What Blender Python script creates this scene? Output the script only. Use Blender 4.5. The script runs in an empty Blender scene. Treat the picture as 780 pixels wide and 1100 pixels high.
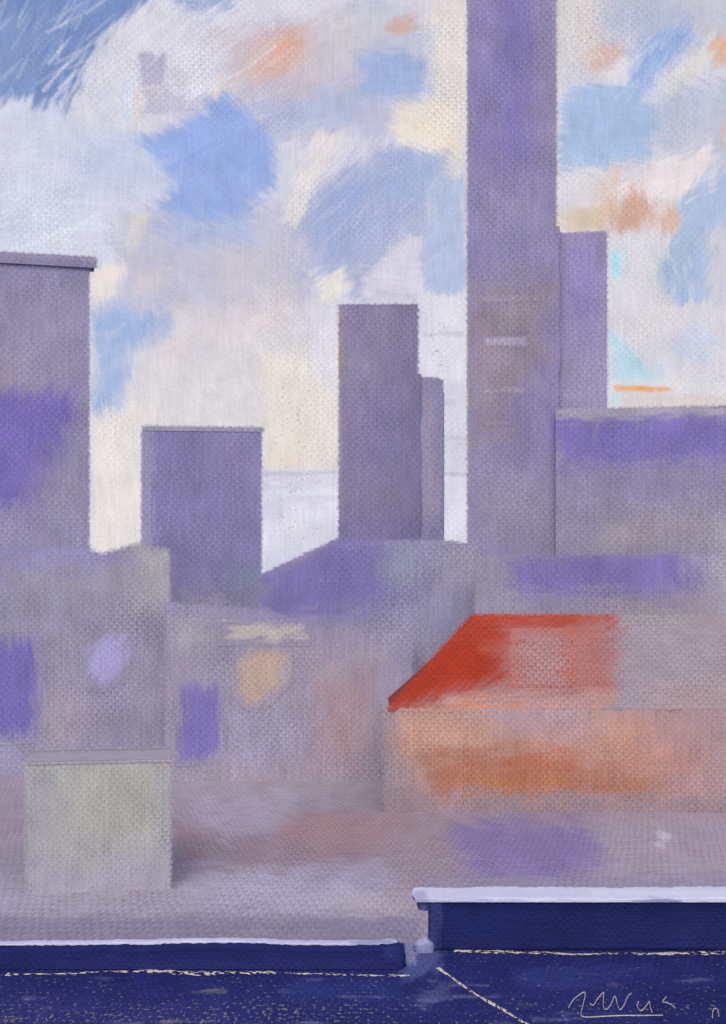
import bpy, math, random
import numpy as np
R = math.radians

# ------------------------------------------------------------------ camera, world, sun, exposure
sc = bpy.context.scene
EYE = 30.0; F = 1300.0; CX = 390.0; HY = 640.0      # eye height; focal length, centre and horizon in pixels of a 780x1100 frame
cam_d = bpy.data.cameras.new('camera'); cam = bpy.data.objects.new('camera', cam_d)
sc.collection.objects.link(cam); sc.camera = cam
cam.location = (0, 0, EYE); cam.rotation_euler = (R(90), 0, 0)
cam_d.sensor_fit = 'VERTICAL'; cam_d.sensor_height = 24; cam_d.lens = 24*F/1100
cam_d.shift_y = (HY-550)/1100; cam_d.clip_end = 9000; cam_d.clip_start = .2
SUN_EL, SUN_ROT = R(46), R(186)
w = bpy.data.worlds.new('World'); sc.world = w; w.use_nodes = True
nt = w.node_tree; bg = nt.nodes['Background']
st = nt.nodes.new('ShaderNodeTexSky'); st.sky_type = 'NISHITA'; st.sun_disc = False
st.sun_elevation = SUN_EL; st.sun_rotation = SUN_ROT; st.dust_density = 4; st.air_density = .7; st.ozone_density = .4
nt.links.new(st.outputs[0], bg.inputs[0]); bg.inputs[1].default_value = .15
sd = bpy.data.lights.new('sun', 'SUN'); sun = bpy.data.objects.new('sun', sd); sc.collection.objects.link(sun)
sd.energy = .6; sd.angle = R(60); sd.color = (1, .95, .9)
# the sun stands behind the camera, high over the left shoulder
sdir = np.array([math.sin(SUN_ROT)*math.cos(SUN_EL), math.cos(SUN_ROT)*math.cos(SUN_EL), math.sin(SUN_EL)])
from mathutils import Vector
sun.rotation_euler = Vector(sdir).to_track_quat('Z', 'Y').to_euler()
sc.view_settings.view_transform = 'Standard'; sc.view_settings.look = 'None'
sc.view_settings.exposure = .0; sc.view_settings.gamma = 1; sc.view_settings.use_curve_mapping = False
E_WALL = np.array([.97, .905, .905])      # how bright a white wall facing the camera comes out
E_FLOOR = np.array([1.0, .98, .97])
SKY_GAIN = 1.0

# ------------------------------------------------------------------ paint: noise and dabs of colour
def lin(c):
    c = np.asarray(c, float)/255.
    return np.where(c <= .04045, c/12.92, ((c+.055)/1.055)**2.4)
_rs = np.random.RandomState(7); _T = _rs.rand(512, 512)*2-1
def vn(x, y):                                                        # smooth value noise, -1..1
    xi = np.floor(x).astype(int); yi = np.floor(y).astype(int); fx = x-xi; fy = y-yi
    fx = fx*fx*(3-2*fx); fy = fy*fy*(3-2*fy); a = xi & 511; b = (xi+1) & 511; c = yi & 511; d = (yi+1) & 511
    return (_T[c, a]*(1-fx)+_T[c, b]*fx)*(1-fy)+(_T[d, a]*(1-fx)+_T[d, b]*fx)*fy
def fbm(x, y, o=3):
    s = 0; a = 1; t = 0
    for i in range(o): s = s+a*vn(x*2**i+17*i, y*2**i+31*i); t += a; a *= .5
    return s/t
def sdist(px, py, P):                                                # signed distance to a polygon, positive inside
    P = np.array(P, float); n = len(P); d = np.full(px.shape, 1e18); ins = np.zeros(px.shape, bool)
    for i in range(n):
        ax, ay = P[i]; bx, by = P[(i+1) % n]; ex, ey = bx-ax, by-ay
        t = np.clip(((px-ax)*ex+(py-ay)*ey)/(ex*ex+ey*ey+1e-9), 0, 1)
        d = np.minimum(d, (px-ax-t*ex)**2+(py-ay-t*ey)**2)
        c = ((ay > py) != (by > py)); xx = ax+(py-ay)/(by-ay+1e-12)*(bx-ax); ins ^= c & (px < xx)
    return np.where(ins, 1, -1)*np.sqrt(d)
def box(x0, y0, x1, y1): return [(x0, y0), (x1, y0), (x1, y1), (x0, y1)]
def ell(x, y, rx, ry, ang=0, n=20):
    a = R(ang); o = []
    for i in range(n):
        t = 2*math.pi*i/n; u, v = rx*math.cos(t), ry*math.sin(t); o.append((x+u*math.cos(a)-v*math.sin(a), y+u*math.sin(a)+v*math.cos(a)))
    return o
# a dab: (outline, colour, softness, opacity, bristle angle, bristle roughness)
def D(poly, col, soft=6, op=1., ang=60, rough=5): return (poly, col, soft, op, ang, rough)
def paint(x, y, base, dabs, seed=0):
    x = np.asarray(x, float); y = np.asarray(y, float)
    C = np.empty(x.shape+(3,)); C[:] = lin(base)
    for k, (poly, col, soft, op, ang, rough) in enumerate(dabs):
        q = np.array(poly); m = soft+rough*1.6+2
        s = (x > q[:, 0].min()-m) & (x < q[:, 0].max()+m) & (y > q[:, 1].min()-m) & (y < q[:, 1].max()+m)
        if not s.any(): continue
        X, Y = x[s], y[s]; a = R(ang); al = X*math.cos(a)+Y*math.sin(a); ac = -X*math.sin(a)+Y*math.cos(a)
        n = vn(al/14+k*7+seed, ac/2.2+k*3)*.7+vn(al/30+k, ac/7+k*5)*.6
        t = np.clip((sdist(X, Y, poly)+rough*n+soft)/(2*soft+1e-6), 0, 1); t = t*t*(3-2*t)*op
        L = lin(col)[None, :]*(1+.035*vn(al/20+k*11, ac/2.5)[:, None]+.03*vn(al/9, ac/9+k)[:, None])
        C[s] = C[s]*(1-t[:, None])+L*t[:, None]
    return C

def scumble(C, x, y, n, length, ang, seed, op=.45, spread=1., wd=(1.5, 6), box_=None):
    """drag neighbouring colours over each other: each stroke carries the colour from where it starts"""
    rs = random.Random(seed); xf, yf = x.ravel(), y.ravel(); Cf = C.reshape(-1, 3); x0, x1, y0, y1 = box_ or (xf.min(), xf.max(), yf.min(), yf.max())
    for i in range(n):
        cx, cy = rs.uniform(x0, x1), rs.uniform(y0, y1); a = R(ang(cx, cy) if callable(ang) else ang)+rs.gauss(0, .3); l = length*rs.uniform(.4, 1.2)/2; w_ = rs.uniform(*wd)
        dx, dy = math.cos(a), math.sin(a); m = l+w_+4
        s = np.nonzero((np.abs(xf-cx) < abs(dx)*l+m*.35+4) & (np.abs(yf-cy) < abs(dy)*l+m*.35+4))[0]
        if len(s) < 4: continue
        X, Y = xf[s]-cx, yf[s]-cy; u = X*dx+Y*dy; v = -X*dy+Y*dx
        src = s[np.argmin((u+l*spread)**2+v**2)]; col = Cf[src].copy()*rs.uniform(.96, 1.05)
        t = np.clip(1-np.abs(u/l)**3, 0, 1)*np.clip((w_-np.abs(v))/1.6+.9*vn(xf[s]/9*abs(dx)+u*0, v/1.1+i), 0, 1)*np.clip(.6+.6*vn(u/7, v/1.2+i*3), 0, 1)*op*(.6-.4*u/l)
        Cf[s] = Cf[s]*(1-t[:, None])+col*t[:, None]
    return Cf.reshape(C.shape)

# ------------------------------------------------------------------ materials
def painted(name, E=(1, 1, 1), weave=.10, streak=.06, emit=None, rough=.75, vertical=True, chips=None, period=3.9, frayed=True, spec=.2):
    m = bpy.data.materials.new(name); m.use_nodes = True; t = m.node_tree; N = t.nodes; L = t.links
    bs = N['Principled BSDF']
    def nd(k, **kw):
        n = N.new(k)
        for a, b in kw.items(): setattr(n, a, b)
        return n
    def mth(op, a, b=None, c=None):
        n = nd('ShaderNodeMath', operation=op)
        for i, v in enumerate((a, b, c)):
            if v is None: continue
            if isinstance(v, (int, float)): n.inputs[i].default_value = v
            else: L.new(v, n.inputs[i])
        return n.outputs[0]
    col = nd('ShaderNodeAttribute', attribute_name='Col'); uv = nd('ShaderNodeUVMap', uv_map='surface')
    gr = nd('ShaderNodeAttribute', attribute_name='grain')
    sep = nd('ShaderNodeSeparateXYZ'); L.new(uv.outputs[0], sep.inputs[0])
    def noise(sx, sy, scale, det=2, off=0):
        mp = nd('ShaderNodeMapping'); mp.inputs['Scale'].default_value = (sx, sy, 1); mp.inputs['Location'].default_value = (off, off, 0)
        L.new(uv.outputs[0], mp.inputs[0]); n = nd('ShaderNodeTexNoise'); n.inputs['Scale'].default_value = scale
        n.inputs['Detail'].default_value = det; L.new(mp.outputs[0], n.inputs[0]); return n.outputs[0]
    wob = noise(1, 1, .05, 2, 3)
    u = mth('ADD', sep.outputs[0], mth('MULTIPLY', wob, 8)); v = mth('ADD', sep.outputs[1], mth('MULTIPLY', noise(1, 1, .05, 2, 40), 8))
    fine = noise(1, 1, .33, 2, 11)
    su = mth('SINE', mth('MULTIPLY', u, 2*math.pi/period)); sv = mth('SINE', mth('MULTIPLY', v, 2*math.pi/period))
    hb = mth('SINE', mth('MULTIPLY', u, math.pi/period)); hv = mth('SINE', mth('MULTIPLY', v, math.pi/period))
    wv = mth('MULTIPLY', mth('ADD', mth('MULTIPLY', su, .35), mth('ADD', mth('MULTIPLY', sv, .35), mth('MULTIPLY', mth('MULTIPLY', hb, hv), .8))), .8)
    patch = mth('MULTIPLY', mth('SUBTRACT', noise(1, 1, .018, 3, 90), .32), 3.2); 
    patch = nd('ShaderNodeClamp'); 
    L.new(mth('MULTIPLY', mth('SUBTRACT', noise(1, 1, .018, 3, 90), .3), 3.4), patch.inputs[0])
    gsep = nd('ShaderNodeSeparateColor'); L.new(gr.outputs['Color'], gsep.inputs[0])
    wk = mth('MULTIPLY', mth('MULTIPLY', wv, mth('ADD', mth('MULTIPLY', patch.outputs[0], .75), .25)), gsep.outputs[0])
    wk = mth('MULTIPLY', wk, mth('ADD', mth('MULTIPLY', fine, 1.8), .1))
    st1 = mth('SUBTRACT', noise(1, .09, .30, 2, 7) if vertical else noise(.09, 1, .30, 2, 7), .5)
    st2 = mth('SUBTRACT', noise(1, 1, .42, 3, 70), .5)
    cl = mth('SUBTRACT', noise(1, 1, .03, 4, 130), .5)
    f = mth('ADD', mth('MULTIPLY', wk, weave), mth('ADD', mth('MULTIPLY', st1, streak*2), mth('ADD', mth('MULTIPLY', st2, streak*2.4), mth('MULTIPLY', cl, streak*2))))
    f = mth('ADD', f, 1)
    # small dark pits where the canvas-like plaster is bare
    vo = nd('ShaderNodeTexVoronoi'); vo.inputs['Scale'].default_value = .17; L.new(uv.outputs[0], vo.inputs[0])
    pit = mth('LESS_THAN', vo.outputs['Distance'], mth('MULTIPLY', gsep.outputs[1], mth('MULTIPLY', fine, .42)))
    f = mth('MULTIPLY', f, mth('SUBTRACT', 1, mth('MULTIPLY', pit, .38)))
    E = np.asarray(E, float)
    sc3 = nd('ShaderNodeVectorMath', operation='MULTIPLY'); L.new(col.outputs['Color'], sc3.inputs[0]); sc3.inputs[1].default_value = tuple(1/E)
    out = nd('ShaderNodeVectorMath', operation='SCALE'); L.new(sc3.outputs[0], out.inputs[0]); L.new(f, out.inputs['Scale'])
    res = out.outputs[0]
    # hue drift, as in hand-mixed colour
    hm = nd('ShaderNodeMix', data_type='RGBA', blend_type='OVERLAY'); hm.inputs[0].default_value = .07
    hn = nd('ShaderNodeTexNoise'); hn.inputs['Scale'].default_value = .16; hn.inputs['Detail'].default_value = 5; L.new(uv.outputs[0], hn.inputs[0])
    L.new(res, hm.inputs[6]); L.new(hn.outputs['Color'], hm.inputs[7]); res = hm.outputs[2]
    if chips:                                                        # crumbs of chalk caught on the threads
        ccol, thr = chips
        a = mth('GREATER_THAN', mth('ADD', noise(.35, 1, .55, 2, 5), mth('MULTIPLY', gsep.outputs[2], .3)), thr)
        a = mth('MULTIPLY', a, mth('GREATER_THAN', wv, -.1))
        cm = nd('ShaderNodeMix', data_type='RGBA'); L.new(mth('MULTIPLY', a, .42), cm.inputs[0]); L.new(res, cm.inputs[6])
        cm.inputs[7].default_value = tuple(lin(ccol)/E)+(1,); res = cm.outputs[2]
    ed = nd('ShaderNodeAttribute', attribute_name='edge')
    op = mth('ADD', mth('MULTIPLY', ed.outputs['Fac'], 1.7), mth('ADD', mth('MULTIPLY', mth('SUBTRACT', noise(1, 1, .25, 3, 23), .5), 2.0), mth('MULTIPLY', wv, -.12)))
    opc = nd('ShaderNodeClamp'); L.new(mth('SUBTRACT', op, .35), opc.inputs[0])
    if frayed: L.new(opc.outputs[0], bs.inputs['Alpha'])
    if emit:
        em = nd('ShaderNodeEmission'); em.inputs[1].default_value = emit; L.new(res, em.inputs[0])
        L.new(em.outputs[0], N['Material Output'].inputs[0])
    else:
        L.new(res, bs.inputs['Base Color']); bs.inputs['Roughness'].default_value = rough; bs.inputs['Specular IOR Level'].default_value = spec
        bp = nd('ShaderNodeBump'); bp.inputs['Strength'].default_value = .18; bp.inputs['Distance'].default_value = .05
        L.new(mth('ADD', wk, mth('MULTIPLY', st1, 1.5)), bp.inputs['Height']); L.new(bp.outputs[0], bs.inputs['Normal'])
    return m
M_SKY = painted('cloudy_sky', weave=.10, streak=.11, emit=SKY_GAIN)
M_WALL = painted('brushed_masonry', E_WALL, weave=.20, streak=.18)
M_ROOF = painted('brushed_roofing', E_FLOOR*1.2, weave=.24, streak=.17, vertical=False)
M_GROUND = painted('dusty_ground', E_FLOOR, frayed=False, weave=.24, streak=.17, vertical=False)
M_NAVY = painted('navy_painted_concrete', E_WALL, frayed=False, weave=.18, streak=.22, vertical=False, rough=.85, spec=.08)
M_DECK = painted('navy_deck_coating', E_FLOOR, frayed=False, weave=.22, streak=.25, vertical=False, rough=.85, spec=.05, chips=((164, 158, 144), .675))
M_COPE = painted('pale_coping_paint', E_FLOOR, frayed=False, weave=.05, streak=.10, vertical=False, rough=.5)
M_CHALK = painted('yellow_chalk', E_FLOOR, weave=.25, streak=.2, vertical=False, rough=.9)

# ------------------------------------------------------------------ mesh helpers
def link(name, V, Q, C, UV, mat, parent=None, grain=None, edge=None):
    V = np.asarray(V, np.float32); Q = np.asarray(Q, np.int32); me = bpy.data.meshes.new(name)
    nq = len(Q); k = Q.shape[1]
    me.vertices.add(len(V)); me.vertices.foreach_set('co', V.ravel())
    me.loops.add(nq*k); me.loops.foreach_set('vertex_index', Q.ravel())
    me.polygons.add(nq); me.polygons.foreach_set('loop_start', np.arange(nq, dtype=np.int32)*k)
    me.update(calc_edges=True)
    def ca(nm, A):
        a = me.color_attributes.new(nm, 'FLOAT_COLOR', 'POINT'); a.data.foreach_set('color', np.hstack([A, np.ones((len(A), 1))]).astype(np.float32).ravel())
    ca('Col', np.asarray(C)); ca('grain', np.tile([1, 0, 0], (len(V), 1)).astype(float) if grain is None else grain)
    ea = me.attributes.new('edge', 'FLOAT', 'POINT'); ea.data.foreach_set('value', np.full(len(V), 3., np.float32) if edge is None else np.asarray(edge, np.float32).ravel())
    ul = me.uv_layers.new(name='surface'); ul.data.foreach_set('uv', np.asarray(UV, np.float32)[Q.ravel()].ravel())
    me.materials.append(mat); me.validate()
    o = bpy.data.objects.new(name, me); sc.collection.objects.link(o)
    if parent: o.parent = parent
    return o
def gridq(nu, nv, off=0):
    i, j = np.meshgrid(np.arange(nu-1), np.arange(nv-1)); a = (j*nu+i).ravel()+off
    return np.stack([a, a+1, a+nu+1, a+nu], 1)
def tag(o, label=None, cat=None, group=None, kind=None):
    if label: o['label'] = label
    if cat: o['category'] = cat
    if group: o['group'] = group
    if kind: o['kind'] = kind
    return o
def thing(name, loc, label, cat, group=None):
    o = bpy.data.objects.new(name, None); sc.collection.objects.link(o); o.location = loc; return tag(o, label, cat, group)
def shell(name, nu, nv, P, back, C, UV, mat, parent, shift, edge=None, grain=None, inset=(0, 0, 0, 0)):
    """solid: a front skin P (nv,nu,3) whose brushed edge may overhang a closed body set in by inset=(left, far, right, near) cells"""
    P = np.asarray(P); ex = np.full((nv, nu), 3.) if edge is None else edge
    V = [P.reshape(-1, 3)]; Cc = [C.reshape(-1, 3)]; U = [UV.reshape(-1, 2)]; Q = [gridq(nu, nv)]; off = nu*nv; Ed = [ex.ravel()]
    G = [np.tile([1., 0, 0], (nu*nv, 1)) if grain is None else grain.reshape(-1, 3)]
    a, b, c, d = inset; P, C, UV = P[d:nv-b, a:nu-c], C[d:nv-b, a:nu-c], UV[d:nv-b, a:nu-c]
    dl = np.linalg.norm(back); nb = back/dl*min(.02, dl*.2)*(1 if any(inset) else 0)
    P = P+nb; rims = [(P[:, 0], C[:, 0], UV[:, 0], 1), (P[:, -1], C[:, -1], UV[:, -1], 0), (P[0], C[0], UV[0], 0), (P[-1], C[-1], UV[-1], 1)]
    upm = np.linalg.norm(P[0, -1]-P[0, 0])/max(1e-6, np.linalg.norm(UV[0, -1]-UV[0, 0]))
    for (p, c, u, flip) in rims:
        n = len(p); m = 6; t = np.linspace(0, 1, m)[:, None, None]
        v = (p[None]+(back-nb)*t); V.append(v.reshape(-1, 3)); Cc.append(np.tile(c.mean(0)*.15+c*.85, (m, 1)))
        s = np.concatenate([[0], np.cumsum(np.linalg.norm(np.diff(p, axis=0), axis=1))])/upm
        uu = np.stack([np.tile(s, (m, 1)), np.repeat(t[:, :, 0]*dl/upm, n, 1)], 2); U.append(uu.reshape(-1, 2)); G.append(np.tile([1., 0, 0], (m*n, 1))); Ed.append(np.full(m*n, 3.))
        q = gridq(n, m, off); Q.append(q[:, ::-1] if flip else q); off += m*n
    nu2, nv2 = P.shape[1], P.shape[0]
    for k, bb in enumerate([back-nb] + ([0*back] if any(inset) else [])):
        V.append(P.reshape(-1, 3)+bb); Cc.append(C.reshape(-1, 3) if k else C.reshape(-1, 3)*0+C.reshape(-1, 3).mean(0)); U.append(UV.reshape(-1, 2)); G.append(np.tile([1., 0, 0], (nu2*nv2, 1)))
        q = gridq(nu2, nv2, off); Q.append(q if k else q[:, ::-1]); Ed.append(np.full(nu2*nv2, 3.)); off += nu2*nv2
    V = np.concatenate(V)-np.asarray(shift)
    return link(name, V, np.concatenate(Q), np.concatenate(Cc), np.concatenate(U), mat, parent, np.concatenate(G), np.concatenate(Ed))

class Wall:
    """a masonry block: its street front runs from x0 to x1 (in front units), turned so that it faces the roof terrace"""
    def __init__(s, x0, x1, top, Y, depth, base, dabs, yb=None, seed=0, jit=1.1, rim=None, soft=(5, 4, 5, 0), cut=(9999, 9999), tone=(1, 1, 1)):
        s.x0, s.x1, s.top, s.Y, s.depth, s.base, s.dabs, s.seed, s.jit, s.rim, s.soft, s.cut, s.tone = x0, x1, top, Y, depth, base, dabs, seed, jit, rim, soft, cut, np.array(tone)
        s.topf = (lambda x: np.full(np.shape(x), float(top))) if np.isscalar(top) else (lambda x: np.interp(x, [p[0] for p in top], [p[1] for p in top]))
        xi = x1 if x1 <= CX else (x0 if x0 >= CX else None)
        a = 0 if xi is None else math.atan2((xi-CX)/F, 1)
        xr = CX if xi is None else xi; s.P = np.array([(xr-CX)/F*Y, Y]); s.t = np.array([math.cos(a), -math.sin(a)]); s.n = np.array([math.sin(a), math.cos(a)])
        s.upp = Y/F; s.yb = HY+EYE*F/Y if yb is None else yb
    def xy(s, x):                                                   # front position -> ground point on the front line
        x = np.asarray(x, float); k = (x-CX)/F; tx, ty = s.t; px, py = s.P     # solve (px+m*tx)/(py+m*ty)=k
        m = (k*py-px)/(tx-k*ty); return np.stack([px+m*tx, py+m*ty], -1)
    def at(s, x, y, off=0.):
        q = s.xy(x)-s.n*off; z = EYE-(np.asarray(y, float)-HY)/F*s.Y
        return np.concatenate([q, z[..., None]], -1)
    def color(s, x, y): 
        C = paint(x, y, s.base, [(p, c, so*1.7, o, a, ro*1.5) for (p, c, so, o, a, ro) in s.dabs], s.seed)
        k = s.seed*1.3; w1, w2, w3 = fbm(x/38+k, y/52, 3), fbm(x/22+k, y/30+9, 3), vn(x/1.7, y/22+k)
        C = C*(1+.09*w1[..., None]*np.array([1.2, 1., .7])+.10*w2[..., None]*np.array([.8, 1., 1.1])+.035*w3[..., None])
        C = C*s.tone
        if s.rim:
            col, wd = s.rim; d = np.minimum(np.where(y > s.cut[0], 99, x-s.x0), np.where(y > s.cut[1], 99, s.x1-x))+1.5*vn(x/3, y/6+s.seed); t = np.clip(1-d/wd, 0, 1)[..., None]*.6; C = C*(1-t)+lin(col)*t
        return C
    def edge(s, x, y, yb):
        a, b, c, d = s.soft; e = np.full(x.shape, 3.)
        for w_, dd in ((a, np.where(y > s.cut[0], 99, x-s.x0)), (b, y-s.topf(x)), (c, np.where(y > s.cut[1], 99, s.x1-x)), (d, yb-y)):
            if w_: e = np.minimum(e, dd/w_)
        return e
    def build(s, name, parent, mat=None, off=0., yb=None, depth=None, grain=None):
        st = 1.7; nu = max(4, int((s.x1-s.x0)/st)); y1 = s.yb if yb is None else yb; tm = float(np.min(s.topf(np.linspace(s.x0, s.x1, 30))))
        nv = max(3, int((y1-tm)/st)); u = np.linspace(0, 1, nu); v = np.linspace(0, 1, nv)
        X, Vv = np.meshgrid(s.x0+(s.x1-s.x0)*u, v); T = s.topf(X); Yp = y1+(T-y1)*Vv
        e = (np.abs(X-CX*0-s.x0) < .1)*1.-(np.abs(X-s.x1) < .1)*1.
        X2 = X+s.jit*e*(.7*vn(Yp/2.1+s.seed, X*0+3.3)+.9*vn(Yp/17+s.seed*3, X*0+9.1)); te = (Vv > .999)*1.
        Y2 = Yp+s.jit*te*(.5*vn(X/2.3+s.seed, X*0+1.3)+.8*vn(X/19+s.seed*2, X*0+5.1))
        P = s.at(X2, Y2, off); C = scumble(s.color(X, Yp), X, Yp, int((s.x1-s.x0)*(y1-tm)/420), 34, lambda a_, b_: 80 if (a_*7+b_*3) % 11 > 4 else 5, s.seed, .5)
        G = None
        if grain: G = np.zeros(X.shape+(3,)); G[..., 0], G[..., 1] = grain(X, Yp)
        dp = s.depth if depth is None else depth; sg = -1 if s.x1 <= CX else (1 if s.x0 >= CX else 0)
        back = np.append(s.n*dp+s.t*sg*.07*dp, 0)
        return shell(name, nu, nv, P, back, C, np.stack([X, -Yp], -1), mat or M_WALL, parent, parent.location, grain=G, edge=s.edge(X, Yp, y1), inset=tuple(int(math.ceil(.85*w_/st)) if w_ else 0 for w_ in s.soft[:3])+(0,))
    def loc(s):
        c = s.xy((s.x0+s.x1)/2)+s.n*s.depth/2; return (float(c[0]), float(c[1]), 0.)
    def panel(s, name, parent, poly, dabs, loc, off=.05, mat=None, label=None, grid=1.5, yscale=1.):
        """a shallow raised panel (window, door, ledge) with an irregular outline, its edges worn into the wall colour"""
        q = np.array(poly, float); x0, x1, y0, y1 = q[:, 0].min(), q[:, 0].max(), q[:, 1].min(), q[:, 1].max()
        nu = max(4, int((x1-x0)/grid)); nv = max(4, int((y1-y0)/grid))
        v = np.linspace(0, 1, nv); rows = []
        def span(y):
            xs = []
            for i in range(len(q)):
                (ax, ay), (bx, by) = q[i], q[(i+1) % len(q)]
                if (ay <= y) != (by <= y): xs.append(ax+(y-ay)/(by-ay)*(bx-ax))
            return (min(xs), max(xs)) if len(xs) > 1 else None
        ys = y1-.01-(y1-y0-.02)*v; sp = [span(y) for y in ys]; last = next(p for p in sp if p)
        for i, p in enumerate(sp): last = p or last; sp[i] = last
        u = np.linspace(0, 1, nu)
        X = np.array([a+(b-a)*u for a, b in sp]); Yp = np.repeat(ys[:, None], nu, 1)
        C = s.color(X, Yp)
        for k, d in enumerate(dabs):
            poly2, col, soft, op, ang, rough = d; soft, rough, op = soft*1.45, rough*1.3, op*.88; a = R(ang); al = X*math.cos(a)+Yp*math.sin(a); ac = -X*math.sin(a)+Yp*math.cos(a)
            t = np.clip((sdist(X, Yp, poly2)+rough*(vn(al/14+k, ac/2.2)*.7+vn(al/30, ac/7+k)*.6)+soft)/(2*soft), 0, 1); t = (t*t*(3-2*t)*op)[..., None]; C = C*(1-t)+lin(col)*t
        bw = min(8., (y1-y0)*.3); Ee = np.minimum(np.minimum(X-X[:, :1], X[:, -1:]-X), np.minimum(Yp-y0, y1-Yp))/bw; k_ = min(int(bw/grid), nv//3, nu//3)
        P = s.at(X, Yp, off); back = np.append(s.n*(off-.01), 0)
        o = shell(name, nu, nv, P, back, C, np.stack([X, -Yp], -1), mat or M_WALL, parent, loc)
        if label: o['label'] = label
        return o

# ------------------------------------------------------------------ ground
def ground():
    ys = np.concatenate([[1e-9+HY+EYE*F/8000, HY+EYE*F/3000, HY+EYE*F/1200, HY+EYE*F/600], np.arange(740, 1120, 1.8), [1300, 1700, 3000, 9000]])
    Yg = EYE*F/(ys-HY); Yg = np.concatenate([Yg, [-50, -500, -3000]]); ys2 = np.concatenate([ys, [9000, 9000, 9000]])
    xs = np.concatenate([[-40000, -12000, -3000, -900], np.arange(-300, 1080, 3.0), [1700, 3800, 13000, 41000]])
    Xp, Yp = np.meshgrid(xs, ys2); Yw = np.repeat(Yg[:, None], len(xs), 1); Xw = (Xp-CX)/F*140
    Xq = CX+Xw/Yw.clip(8)*F                                         # where each point lies along the yard
    dabs = [
        D(box(-400, 825, 1200, 866), (166, 156, 168), 12, .9, 0, 10),
        D(box(-400, 866, 1200, 905), (160, 146, 158), 22, .8, 0, 14),
        D([(185, 880), (440, 870), (445, 930), (190, 945)], (152, 130, 142), 16, .85, 0, 12),
        D([(200, 850), (320, 850), (300, 890), (240, 905), (200, 880)], (176, 168, 190), 18, .7, 30, 12),
        D(ell(370, 890, 70, 18), (172, 140, 140), 16, .6, 0, 10),
        D([(-60, 930), (30, 940), (440, 925), (440, 985), (-60, 990)], (168, 162, 184), 14, .85, 0, 12),
        D(ell(130, 955, 110, 12), (164, 158, 170), 10, .6, 10, 8),
        D(ell(300, 958, 110, 16, 6), (186, 182, 206), 12, .55, 12, 12),
        D(ell(400, 975, 50, 14), (182, 172, 180), 10, .6, 0, 8),
        D(box(-100, 984, 450, 1040), (140, 132, 156), 8, .9, 0, 6),
        D([(480, 885), (560, 876), (640, 885), (655, 925), (600, 950), (510, 948), (485, 920)], (132, 118, 172), 20, .85, 20, 14),
        D([(640, 875), (860, 870), (860, 945), (650, 945)], (170, 158, 176), 18, .85, 0, 12),
        D([(400, 880), (480, 890), (500, 950), (420, 965)], (158, 140, 152), 14, .7, 60, 10),
        D(box(460, 940, 860, 1010), (152, 144, 168), 7, .7, 0, 7),
        D([(705, 899), (711, 894), (718, 898), (716, 904), (711, 909), (705, 905)], (204, 200, 220), 3.5, .8, 30, 4),
    ]
    C = scumble(paint(Xq, Yp, (158, 150, 168), dabs, 3)*.97, Xq, Yp, 500, 60, 5, 3, .5, box_=(-60, 840, 830, 1020))
    V = np.stack([Xw, Yw, np.zeros_like(Xw)], -1).reshape(-1, 3)
    UV = np.stack([Xw/.10, Yw/.42], -1).reshape(-1, 2)
    o = link('ground', V, gridq(len(xs), len(ys2)), C.reshape(-1, 3), UV, M_GROUND); tag(o, kind='structure')
    return o
ground()

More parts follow.
